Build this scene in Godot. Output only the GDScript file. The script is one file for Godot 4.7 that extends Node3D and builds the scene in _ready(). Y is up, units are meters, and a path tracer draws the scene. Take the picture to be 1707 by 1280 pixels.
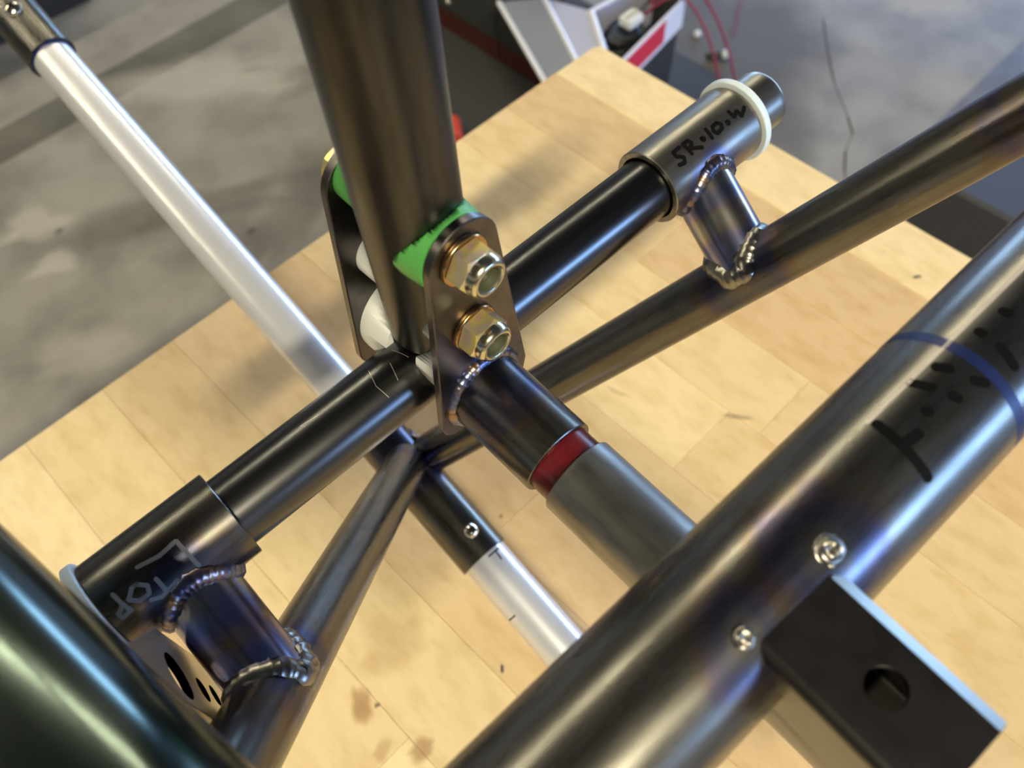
extends Node3D
# Welded steel tube linkage clamped over a butcher-block bench in a workshop.
# Bench frame in millimetres: the lens is the origin, y up, x along the left bench edge, z along the right one.

const EYE := 1.375   # height of the lens over the floor, metres

var M := {}          # materials
var rng := RandomNumberGenerator.new()
var noise := FastNoiseLite.new()
var hot: Array = []  # weld centres (mm) with the reach of their heat tint

func _ready() -> void:
	rng.seed = 7
	noise.seed = 3
	noise.frequency = 1.0
	# ---------- camera ----------
	var cam := Camera3D.new()
	cam.name = "camera"
	var lens := CameraAttributesPhysical.new()
	lens.frustum_focal_length = 26.8125      # 24 mm high frame: f = 1430 px of 1280
	lens.frustum_near = 0.01
	lens.frustum_far = 60.0
	lens.frustum_focus_distance = 0.295
	lens.exposure_aperture = 11.5
	cam.attributes = lens
	cam.near = 0.01
	cam.far = 60.0
	cam.fov = 48.22
	var r := Vector3(0.70594, -0.03231, 0.70753)
	var d := Vector3(-0.61087, -0.53364, 0.58513)
	var f := Vector3(0.3587, -0.84509, -0.39642)
	cam.transform = Transform3D(Basis(r, -d, -f).orthonormalized(), Vector3(0, EYE, 0))
	add_child(cam)
	cam.current = true
	# ---------- sky and exposure ----------
	var env := Environment.new()
	env.background_mode = Environment.BG_SKY
	var sky := Sky.new()
	var sm := ProceduralSkyMaterial.new()
	sm.sky_top_color = Color(0.45, 0.62, 0.95)
	sm.sky_horizon_color = Color(0.68, 0.85, 1.0)
	sm.ground_bottom_color = Color(0.3, 0.32, 0.36)
	sm.ground_horizon_color = Color(0.55, 0.6, 0.68)
	sm.sky_energy_multiplier = 1.0
	sky.sky_material = sm
	env.sky = sky
	env.background_energy_multiplier = 19.0
	env.tonemap_mode = Environment.TONE_MAPPER_LINEAR
	env.tonemap_exposure = 0.96
	env.sdfgi_enabled = true
	env.ssao_enabled = true
	env.ssil_enabled = true
	var we := WorldEnvironment.new()
	we.name = "environment"
	we.environment = env
	add_child(we)
	# ---------- materials, then lamps and room, then the things ----------
	make_materials()
	build_lamps()
	build_room()
	build_bench()
	build_far_things()
	build_frame()
	build_rails()
	build_linkage()
	build_rod()


# ======================================================== helpers
func W(x: float, y: float, z: float) -> Vector3:
	return Vector3(x * 0.001, y * 0.001 + EYE, z * 0.001)

func numbered(called: String) -> String:
	if not has_node(NodePath(called)):
		return called
	var k := 1
	while has_node(NodePath("%s_%03d" % [called, k])):
		k += 1
	return "%s_%03d" % [called, k]

func tag(o: Node, label: String, category: String, group := "", kind := "") -> void:
	if label: o.set_meta("label", label)
	if category: o.set_meta("category", category)
	if group: o.set_meta("group", group)
	if kind: o.set_meta("kind", kind)

func thing(called: String, label: String, category: String, at: Vector3, group := "") -> Node3D:
	var o := Node3D.new()
	o.name = numbered(called)
	add_child(o, true)
	o.position = at
	tag(o, label, category, group)
	return o

# a mesh given in world metres, hung under a thing (or a part of it)
func part(called: String, mesh: Mesh, mat: Material, parent: Node3D, label := "") -> MeshInstance3D:
	var o := MeshInstance3D.new()
	o.name = called
	o.mesh = mesh
	o.material_override = mat
	parent.add_child(o, true)
	var at := Vector3.ZERO
	var p: Node = parent
	while p is Node3D and p != self:
		at += (p as Node3D).position
		p = p.get_parent()
	o.position = -at
	if label: o.set_meta("label", label)
	return o

func solo(called: String, mesh: Mesh, mat: Material, label: String, category: String, group := "", kind := "") -> MeshInstance3D:
	var o := MeshInstance3D.new()
	o.name = numbered(called)
	o.mesh = mesh
	o.material_override = mat
	add_child(o, true)
	tag(o, label, category, group, kind)
	return o

func frame_of(dir: Vector3) -> Array:
	var dd := dir.normalized()
	var ref := Vector3.UP if absf(dd.y) < 0.9 else Vector3.RIGHT
	var u := ref.cross(dd).normalized()
	return [dd, u, dd.cross(u)]

# pieces of a profile (t, r) in mm turned round the axis a + t*dir; each piece is smooth in itself
func lathe(a: Vector3, dir: Vector3, pieces: Array, segs := 48, tint: Variant = null, step := 0.0) -> ArrayMesh:
	var fr := frame_of(dir)
	var dd: Vector3 = fr[0]
	var u: Vector3 = fr[1]
	var v: Vector3 = fr[2]
	var P := PackedVector3Array()
	var N := PackedVector3Array()
	var U := PackedVector2Array()
	var C := PackedColorArray()
	var I := PackedInt32Array()
	for piece0 in pieces:
		var piece := PackedVector2Array()
		for i in piece0.size():
			if i > 0 and step > 0.0:
				var n := int(ceil(piece0[i].distance_to(piece0[i - 1]) / step))
				for k in range(1, n):
					piece.append(piece0[i - 1].lerp(piece0[i], float(k) / n))
			piece.append(piece0[i])
		var base := P.size()
		var run := 0.0
		for i in piece.size():
			var t0: Vector2 = piece[maxi(i - 1, 0)]
			var t1: Vector2 = piece[mini(i + 1, piece.size() - 1)]
			var tg := (t1 - t0).normalized()
			var nt := -tg.y
			var nr := tg.x
			if i > 0: run += piece[i].distance_to(piece[i - 1])
			for s in segs + 1:
				var ang := TAU * s / segs
				var rad := u * cos(ang) + v * sin(ang)
				var pt := a + dd * piece[i].x + rad * piece[i].y
				P.append(W(pt.x, pt.y, pt.z))
				N.append((rad * nr + dd * nt).normalized())
				U.append(Vector2(float(s) / segs, (piece[0].x + run) * 0.01))
				C.append(tint.call(pt) if tint != null else Color.WHITE)
		for i in piece.size() - 1:
			for s in segs:
				var p00 := base + i * (segs + 1) + s
				var p10 := p00 + segs + 1
				I.append_array(PackedInt32Array([p00, p10, p00 + 1, p00 + 1, p10, p10 + 1]))
	return mesh_of(P, N, U, C, I)

func mesh_of(P: PackedVector3Array, N: PackedVector3Array, U: PackedVector2Array, C: PackedColorArray, I: PackedInt32Array) -> ArrayMesh:
	var arr := []
	arr.resize(Mesh.ARRAY_MAX)
	arr[Mesh.ARRAY_VERTEX] = P
	arr[Mesh.ARRAY_NORMAL] = N
	if U.size(): arr[Mesh.ARRAY_TEX_UV] = U
	if C.size(): arr[Mesh.ARRAY_COLOR] = C
	arr[Mesh.ARRAY_INDEX] = I
	var m := ArrayMesh.new()
	m.add_surface_from_arrays(Mesh.PRIMITIVE_TRIANGLES, arr)
	return m

# a hollow tube with chamfered ends, heat-tinted where it was welded
func tube(a: Vector3, b: Vector3, ro: float, ri: float, tinted := true, segs := 56, step := 2.0) -> ArrayMesh:
	var L := a.distance_to(b)
	var c := 0.35
	var pcs := [
		PackedVector2Array([Vector2(0, ri), Vector2(0, ro - c)]), PackedVector2Array([Vector2(0, ro - c), Vector2(c, ro)]),
		PackedVector2Array([Vector2(c, ro), Vector2(L - c, ro)]), PackedVector2Array([Vector2(L - c, ro), Vector2(L, ro - c)]),
		PackedVector2Array([Vector2(L, ro - c), Vector2(L, ri)])]
	if ri > 0.05: pcs.append(PackedVector2Array([Vector2(L, ri), Vector2(0, ri)]))
	return lathe(a, b - a, pcs, segs, heat if tinted else null, step if tinted else 0.0)

# oxide colours round the welds: grey, blue, purple, straw, then plain scale
func heat(p: Vector3) -> Color:
	var c := Color(1, 1, 1)
	var n := noise.get_noise_3d(p.x * 0.09, p.y * 0.09, p.z * 0.09)
	var n2 := noise.get_noise_3d(p.x * 0.03 + 50.0, p.y * 0.03, p.z * 0.03)
	c *= 1.0 + 0.14 * n + 0.16 * n2
	for h in hot:
		var q: float = (p.distance_to(h[0]) - h[1]) / h[2] + n * 0.35
		if q > 1.3: continue
		var k: Color
		var ramp := [Color(0.85, 0.83, 0.83), Color(0.5, 0.58, 1.15), Color(0.7, 0.64, 1.05), Color(0.95, 0.82, 0.7), Color(1, 1, 1)]
		var x := clampf(q, 0.0, 0.999) * 4.0
		k = ramp[int(x)].lerp(ramp[int(x) + 1], x - int(x))
		c = Color(c.r * k.r, c.g * k.g, c.b * k.b)
	c.a = 1.0
	return c

# a rippled weld bead along a closed or open line of points (mm)
func bead(line: PackedVector3Array, rad: float, ripple: float, closed := true, tones := 0, keep_out := 0.0) -> ArrayMesh:
	var n := line.size()
	var sd := SH_D.normalized()
	var sides := 10
	var P := PackedVector3Array()
	var N := PackedVector3Array()
	var C := PackedColorArray()
	var I := PackedInt32Array()
	var run := 0.0
	var mid := Vector3.ZERO
	for p in line: mid += p / n
	var pal := [[Color(0.75, 0.68, 0.6), Color(0.35, 0.42, 0.85), Color(0.9, 0.62, 0.42), Color(0.5, 0.4, 0.75)], [Color(0.95, 0.9, 0.8), Color(0.8, 0.78, 0.72), Color(0.6, 0.58, 0.6), Color(0.95, 0.85, 0.65)]]
	for i in n:
		var t := (line[(i + 1) % n if closed else mini(i + 1, n - 1)] - line[(i - 1 + n) % n if closed else maxi(i - 1, 0)]).normalized()
		if i > 0: run += line[i].distance_to(line[i - 1])
		var u := (line[i] - mid).normalized()
		u = (u - t * u.dot(t)).normalized()
		var v := t.cross(u)
		var w := run / ripple
		var saw := w - floorf(w)
		var nz := noise.get_noise_2d(run * 0.35, rad * 30.0)
		var lump := noise.get_noise_2d(run * 0.9, 77.0)
		var rr := rad * (1.0 + 0.08 * lump) * (0.92 + 0.11 * sqrt(saw) + 0.2 * nz)
		if not closed: rr *= sqrt(maxf(0.05, sin(PI * (i + 0.5) / n)))
		var mixv := 0.5 + 0.5 * noise.get_noise_2d(run * 0.12, 9.0)
		var col: Color = pal[tones][int(mixv * 3.0)].lerp(pal[tones][mini(int(mixv * 3.0) + 1, 3)], fposmod(mixv * 3.0, 1.0))
		for s in sides:
			var a := TAU * s / sides
			var rd := u * cos(a) + v * sin(a)
			var pt := line[i] + rd * rr
			if keep_out > 0.0:   # stay clear of the shaft
				var q := pt - SH_A
				q -= sd * q.dot(sd)
				if q.length() < keep_out: pt += q.normalized() * (keep_out - q.length())
			P.append(W(pt.x, pt.y, pt.z))
			N.append((rd - t * (0.5 * (saw - 0.5))).normalized())
			C.append(col)
	for i in (n if closed else n - 1):
		for s in sides:
			var p00 := i * sides + s
			var p01 := i * sides + (s + 1) % sides
			var p10 := ((i + 1) % n) * sides + s
			var p11 := ((i + 1) % n) * sides + (s + 1) % sides
			I.append_array(PackedInt32Array([p00, p10, p01, p01, p10, p11]))
	return mesh_of(P, N, PackedVector2Array(), C, I)

# where a stub (axis p, dir s, radius rs) meets a tube (axis a, dir m, radius rm)
func seam(p: Vector3, s: Vector3, rs: float, a: Vector3, m: Vector3, rm: float, n := 120) -> PackedVector3Array:
	var fr := frame_of(s)
	var ss: Vector3 = fr[0]
	var mm := m.normalized()
	var out := PackedVector3Array()
	for i in n:
		var ang := TAU * i / n
		var q: Vector3 = p + fr[1] * (rs * cos(ang)) + fr[2] * (rs * sin(ang)) - a
		var qp := q - mm * q.dot(mm)
		var sp := ss - mm * ss.dot(mm)
		var A := sp.dot(sp)
		var B := 2.0 * qp.dot(sp)
		var D := B * B - 4.0 * A * (qp.dot(qp) - rm * rm)
		var t := (-B + sqrt(maxf(D, 0.0))) / (2.0 * A)
		out.append(a + q + ss * t)
	return out

# a stub whose upper end is cut to sit on a tube (axis a, dir m, radius rm); p is on that axis
func fishmouth(p: Vector3, to: Vector3, rs: float, a: Vector3, m: Vector3, rm: float) -> ArrayMesh:
	var n := 72
	var rows := 36
	var rim := seam(p, to - p, rs, a, m, rm, n)
	var fr := frame_of(to - p)
	var L := p.distance_to(to)
	var P := PackedVector3Array()
	var N := PackedVector3Array()
	var U := PackedVector2Array()
	var C := PackedColorArray()
	var I := PackedInt32Array()
	for i in rows + 1:
		for k in n + 1:
			var q: Vector3 = rim[k % n]
			var t: float = (q - p).dot(fr[0])
			var pt: Vector3 = q + fr[0] * ((L - t) * i / rows)
			P.append(vw(pt))
			N.append((fr[1] * cos(TAU * k / n) + fr[2] * sin(TAU * k / n)).normalized())
			U.append(Vector2(float(k) / n, 0.01 * lerpf(t, L, float(i) / rows)))
			C.append(heat(pt))
	for i in rows:
		for k in n:
			var p00 := i * (n + 1) + k
			I.append_array(PackedInt32Array([p00, p00 + n + 1, p00 + 1, p00 + 1, p00 + n + 1, p00 + n + 2]))
	return mesh_of(P, N, U, C, I)

# a stroke of ink drawn on a cylinder: points (t mm, angle deg), width in mm, laid 0.05 mm proud
func ink(st: SurfaceTool, a: Vector3, dir: Vector3, rad: float, pts: PackedVector2Array, wid: float) -> void:
	var fr := frame_of(dir)
	var flat := PackedVector2Array()
	for p in pts: flat.append(Vector2(p.x, deg_to_rad(p.y) * rad))
	var rows := PackedVector2Array()
	for i in flat.size():
		if i > 0:
			var n := int(ceil(flat[i].distance_to(flat[i - 1]) / 0.8))
			for k in range(1, n): rows.append(flat[i - 1].lerp(flat[i], float(k) / n))
		rows.append(flat[i])
	var put := func(q: Vector2):
		var ang := q.y / rad
		var n: Vector3 = fr[1] * cos(ang) + fr[2] * sin(ang)
		var pt: Vector3 = a + fr[0] * q.x + n * (rad + 0.05)
		st.set_normal(n)
		st.add_vertex(W(pt.x, pt.y, pt.z))
	for i in rows.size() - 1:
		var t := (rows[i + 1] - rows[i]).normalized()
		var x := Vector2(-t.y, t.x) * wid * 0.5
		var e := t * wid * 0.18
		var q := [rows[i] - e + x, rows[i + 1] + e + x, rows[i + 1] + e - x, rows[i] - e - x]
		for k in [0, 2, 1, 0, 3, 2]: put.call(q[k])
	for end in [flat[0], flat[flat.size() - 1]]:
		for k in 10:
			put.call(end)
			put.call(end + Vector2.from_angle(TAU * k / 10) * wid * 0.5)
			put.call(end + Vector2.from_angle(TAU * (k + 1) / 10) * wid * 0.5)

func inks(a: Vector3, dir: Vector3, rad: float, strokes: Array, wid: float) -> ArrayMesh:
	var st := SurfaceTool.new()
	st.begin(Mesh.PRIMITIVE_TRIANGLES)
	for s in strokes: ink(st, a, dir, rad, PackedVector2Array(s), wid)
	return st.commit()

# a box between two corners (mm) with small chamfers; one flat-shaded mesh
func box(lo: Vector3, hi: Vector3, c := 0.0, uvscale := 0.0, uvoff := Vector2.ZERO) -> ArrayMesh:
	var st := SurfaceTool.new()
	st.begin(Mesh.PRIMITIVE_TRIANGLES)
	box_into(st, lo, hi, c, uvscale, uvoff)
	return st.commit()

func box_into(st: SurfaceTool, lo: Vector3, hi: Vector3, c := 0.0, uvscale := 0.0, uvoff := Vector2.ZERO) -> void:
	var mid := (lo + hi) / 2.0
	var h := (hi - lo) / 2.0
	var corner := func(sx: float, sy: float, sz: float, ax: int) -> Vector3:
		var k := Vector3(h.x - c, h.y - c, h.z - c)
		k[ax] = h[ax]
		return mid + Vector3(sx * k.x, sy * k.y, sz * k.z)
	var quad := func(q: Array, n: Vector3):
		var nn: Vector3 = (q[1] - q[0]).cross(q[2] - q[0])
		if nn.dot(n) > 0.0: q = [q[0], q[3], q[2], q[1]]
		for k in [0, 1, 2, 0, 2, 3]:
			var p: Vector3 = q[k]
			st.set_normal(n)
			if uvscale > 0.0: st.set_uv(Vector2(p.z, p.x if absf(n.y) > 0.5 else p.x + p.y) * uvscale + uvoff)
			st.add_vertex(W(p.x, p.y, p.z))
	for ax in 3:
		for s in [-1.0, 1.0]:
			var n := Vector3.ZERO
			n[ax] = s
			var q := []
			for k in [[-1, -1], [1, -1], [1, 1], [-1, 1]]:
				var sg := Vector3.ZERO
				sg[ax] = s
				sg[(ax + 1) % 3] = k[0]
				sg[(ax + 2) % 3] = k[1]
				q.append(corner.call(sg.x, sg.y, sg.z, ax))
			quad.call(q, n)
	if c <= 0.0: return
	for ax in 3:   # edges running along ax
		var b1 := (ax + 1) % 3
		var b2 := (ax + 2) % 3
		for s1 in [-1.0, 1.0]:
			for s2 in [-1.0, 1.0]:
				var n := Vector3.ZERO
				n[b1] = s1
				n[b2] = s2
				var q := []
				for e in [[-1.0, b1], [1.0, b1], [1.0, b2], [-1.0, b2]]:
					var sg := Vector3.ZERO
					sg[ax] = e[0]
					sg[b1] = s1
					sg[b2] = s2
					q.append(corner.call(sg.x, sg.y, sg.z, e[1]))
				quad.call(q, n.normalized())
	for sx in [-1.0, 1.0]:
		for sy in [-1.0, 1.0]:
			for sz in [-1.0, 1.0]:
				var t := [corner.call(sx, sy, sz, 0), corner.call(sx, sy, sz, 1), corner.call(sx, sy, sz, 2)]
				var n := Vector3(sx, sy, sz).normalized()
				if (t[1] - t[0]).cross(t[2] - t[0]).dot(n) > 0.0: t = [t[0], t[2], t[1]]
				for p in t:
					st.set_normal(n)
					if uvscale > 0.0: st.set_uv(Vector2(p.z, p.x) * uvscale + uvoff)
					st.add_vertex(W(p.x, p.y, p.z))

# a flat outline in the plane spanned by ex, ey at o, extruded along ez by h with a chamfer c; holes are [centre, radius]
func plate_mesh(o: Vector3, ex: Vector3, ey: Vector3, outline: PackedVector2Array, h: float, holes: Array = [], c := 0.3, tint: Variant = null) -> ArrayMesh:
	var ez := ex.cross(ey).normalized()
	var st := SurfaceTool.new()
	st.begin(Mesh.PRIMITIVE_TRIANGLES)
	if Geometry2D.is_polygon_clockwise(outline): outline.reverse()
	var put := func(p: Vector2, z: float, n: Vector3):
		var q := o + ex * p.x + ey * p.y + ez * z
		if tint != null: st.set_color(tint.call(q))
		st.set_normal(n)
		st.add_vertex(W(q.x, q.y, q.z))
	var inner := outline
	var off := Geometry2D.offset_polygon(outline, -c, Geometry2D.JOIN_MITER)
	if off.size() == 1 and off[0].size() == outline.size(): inner = off[0]
	# line inner up with outline
	if inner.size() == outline.size():
		var best := 0
		for k in inner.size():
			if inner[k].distance_to(outline[0]) < inner[best].distance_to(outline[0]): best = k
		var turned := PackedVector2Array()
		for k in inner.size(): turned.append(inner[(best + k) % inner.size()])
		inner = turned
	else:
		inner = outline
		c = 0.0
	var face := inner
	for hole in holes:   # cut a narrow slit into each hole, so that one polygon holds them all
		var hc: Vector2 = hole[0]
		var hr: float = hole[1]
		var bi := 0
		for k in face.size():
			if face[k].distance_to(hc) < face[bi].distance_to(hc): bi = k
		var st0 := (face[bi] - hc).angle()
		var ring := PackedVector2Array()
		for k in 41: ring.append(hc + Vector2.from_angle(st0 - 0.004 - (TAU - 0.008) * k / 40.0) * hr)
		var nf := PackedVector2Array()
		for k in bi + 1: nf.append(face[k])
		nf.append_array(ring)
		nf.append(face[bi] + (face[(bi + 1) % face.size()] - face[bi]).normalized() * 0.004)
		for k in range(bi + 1, face.size()): nf.append(face[k])
		face = nf
		for k in 40:
			var a: Vector2 = ring[k]
			var b: Vector2 = ring[k + 1]
			var na: Vector3 = ex * (hc.x - a.x) + ey * (hc.y - a.y)
			var nb: Vector3 = ex * (hc.x - b.x) + ey * (hc.y - b.y)
			for e in [[a, 0.0, na], [b, 0.0, nb], [b, h, nb], [a, 0.0, na], [b, h, nb], [a, h, na]]: put.call(e[0], e[1], e[2].normalized())
	var tri := Geometry2D.triangulate_polygon(face)
	if tint != null:   # a fine net of triangles, so that the oxide colours show
		face = inner.duplicate()
		var lo := face[0]
		var hi := face[0]
		for p in face:
			lo = lo.min(p)
			hi = hi.max(p)
		for hole in holes:
			for k in 40: face.append(hole[0] + Vector2.from_angle(TAU * k / 40) * hole[1])
		for i in int((hi.x - lo.x) / 1.3):
			for j in int((hi.y - lo.y) / 1.3):
				var p := lo + Vector2(i + 0.5 + 0.25 * (j % 2), j + 0.5) * 1.3
				var ok := Geometry2D.is_point_in_polygon(p, inner)
				for hole in holes: ok = ok and p.distance_to(hole[0]) > hole[1] + 0.4
				if ok: face.append(p)
		var raw := Geometry2D.triangulate_delaunay(face)
		tri = PackedInt32Array()
		for k in range(0, raw.size(), 3):
			var m := (face[raw[k]] + face[raw[k + 1]] + face[raw[k + 2]]) / 3.0
			var ok := Geometry2D.is_point_in_polygon(m, inner)
			for hole in holes: ok = ok and m.distance_to(hole[0]) > hole[1] * 0.995
			if ok: tri.append_array(PackedInt32Array([raw[k], raw[k + 1], raw[k + 2]]))
	for k in range(0, tri.size(), 3):
		var a := face[tri[k]]
		var b := face[tri[k + 1]]
		var e := face[tri[k + 2]]
		var cc := (b - a).cross(e - a) > 0.0
		for p in ([a, e, b] if cc else [a, b, e]): put.call(p, h, ez)
		for p in ([a, b, e] if cc else [a, e, b]): put.call(p, 0.0, -ez)
	var n := outline.size()
	for k in n:
		var j := (k + 1) % n
		var tk := (outline[j] - outline[(k - 1 + n) % n]).normalized()
		var tj := (outline[(j + 1) % n] - outline[k]).normalized()
		var e := (outline[j] - outline[k]).normalized()
		if tk.dot(e) < 0.93: tk = e
		if tj.dot(e) < 0.93: tj = e
		var nk := ex * tk.y - ey * tk.x
		var nj := ex * tj.y - ey * tj.x
		for q in [[outline[k], outline[j], c, h - c, 0.0, 0.0], [outline[k], outline[j], h - c, h, 0.0, 1.0], [outline[k], outline[j], 0.0, c, 1.0, 0.0]]:
			var lo_in: bool = q[4] > 0.5
			var hi_in: bool = q[5] > 0.5
			var a0 := inner[k] if lo_in else outline[k]
			var b0 := inner[j] if lo_in else outline[j]
			var a1 := inner[k] if hi_in else outline[k]
			var b1 := inner[j] if hi_in else outline[j]
			var add := ez * (1.0 if hi_in else (-1.0 if lo_in else 0.0))
			var m := (nk + add).normalized()
			var m2 := (nj + add).normalized()
			for x in [[a0, q[2], m], [b1, q[3], m2], [b0, q[2], m2], [a0, q[2], m], [a1, q[3], m], [b1, q[3], m2]]: put.call(x[0], x[1], x[2])
	return st.commit()

# outline through circles: convex-looking chain of arcs given as [centre, radius, from deg, to deg]
func arcs(list: Array, n := 14) -> PackedVector2Array:
	var out := PackedVector2Array()
	for e in list:
		for k in n + 1:
			out.append(e[0] + Vector2.from_angle(deg_to_rad(lerpf(e[2], e[3], float(k) / n))) * e[1])
	return out

# a round wire through points (mm)
func wire(pts: Array, rad: float, sides := 8) -> ArrayMesh:
	var cv := Curve3D.new()
	for i in pts.size():
		var t: Vector3 = (pts[mini(i + 1, pts.size() - 1)] - pts[maxi(i - 1, 0)]) / 6.0
		cv.add_point(pts[i], -t, t)
	cv.bake_interval = maxf(rad, cv.get_baked_length() / 120.0)
	var line := cv.get_baked_points()
	var P := PackedVector3Array()
	var N := PackedVector3Array()
	var I := PackedInt32Array()
	var u := Vector3.ZERO
	for i in line.size():
		var t := (line[mini(i + 1, line.size() - 1)] - line[maxi(i - 1, 0)]).normalized()
		if i == 0: u = frame_of(t)[1]
		u = (u - t * u.dot(t)).normalized()
		var v := t.cross(u)
		for s in sides:
			var rd := u * cos(TAU * s / sides) + v * sin(TAU * s / sides)
			var p := line[i] + rd * rad
			P.append(W(p.x, p.y, p.z))
			N.append(rd)
	for i in line.size() - 1:
		for s in sides:
			var p00 := i * sides + s
			var p01 := i * sides + (s + 1) % sides
			I.append_array(PackedInt32Array([p00, p00 + sides, p01, p01, p00 + sides, p01 + sides]))
	return mesh_of(P, N, PackedVector2Array(), PackedColorArray(), I)

# a soft-edged or ragged blot lying on a level surface (mm)
func blot(at: Vector3, rx: float, rz: float, turn: float, strength: float, ragged := 0.3) -> ArrayMesh:
	var P := PackedVector3Array([W(at.x, at.y, at.z)])
	var N := PackedVector3Array([Vector3.UP])
	var C := PackedColorArray([Color(1, 1, 1, strength)])
	var I := PackedInt32Array()
	var n := 28
	for ring in [[0.55, strength * 0.85], [1.0, 0.0]]:
		for k in n:
			var a := TAU * k / n
			var q: float = ring[0] * (1.0 + ragged * noise.get_noise_2d(cos(a) * 0.55 + at.x * 0.37, sin(a) * 0.55 + at.z * 0.37))
			var v := Vector2(cos(a) * rx, sin(a) * rz).rotated(turn) * q
			P.append(W(at.x + v.x, at.y, at.z + v.y))
			N.append(Vector3.UP)
			C.append(Color(1, 1, 1, ring[1]))
	for k in n:
		var j := (k + 1) % n
		I.append_array(PackedInt32Array([0, 1 + k, 1 + j, 1 + k, 1 + n + k, 1 + n + j, 1 + k, 1 + n + j, 1 + j]))
	return mesh_of(P, N, PackedVector2Array(), C, I)


# ======================================================== materials
func ramp_noise(freq: float, cols: Array, size := 512, s := 1, octaves := 4, w := 0, h := 0) -> NoiseTexture2D:
	var n := FastNoiseLite.new()
	n.noise_type = FastNoiseLite.TYPE_SIMPLEX_SMOOTH
	n.seed = s
	n.frequency = freq
	n.fractal_octaves = octaves
	var t := NoiseTexture2D.new()
	t.width = w if w else size
	t.height = h if h else size
	t.seamless = true
	t.noise = n
	var g := Gradient.new()
	g.offsets = PackedFloat32Array(range(cols.size()).map(func(i): return float(i) / (cols.size() - 1)))
	g.colors = PackedColorArray(cols)
	t.color_ramp = g
	return t

func mat(c: Color, rough: float, metal := 0.0) -> StandardMaterial3D:
	var m := StandardMaterial3D.new()
	m.albedo_color = c.linear_to_srgb()
	m.roughness = rough
	m.metallic = metal
	return m

func steel(c: Color, rough: float, tex: Texture2D, uvs: Vector3, rtex: Texture2D = null) -> StandardMaterial3D:
	var m := mat(c, rough, 1.0)
	m.albedo_texture = tex
	m.uv1_scale = uvs
	m.vertex_color_use_as_albedo = true
	if rtex:
		m.roughness_texture = rtex
		m.roughness_texture_channel = BaseMaterial3D.TEXTURE_CHANNEL_GREEN
	return m

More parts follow.
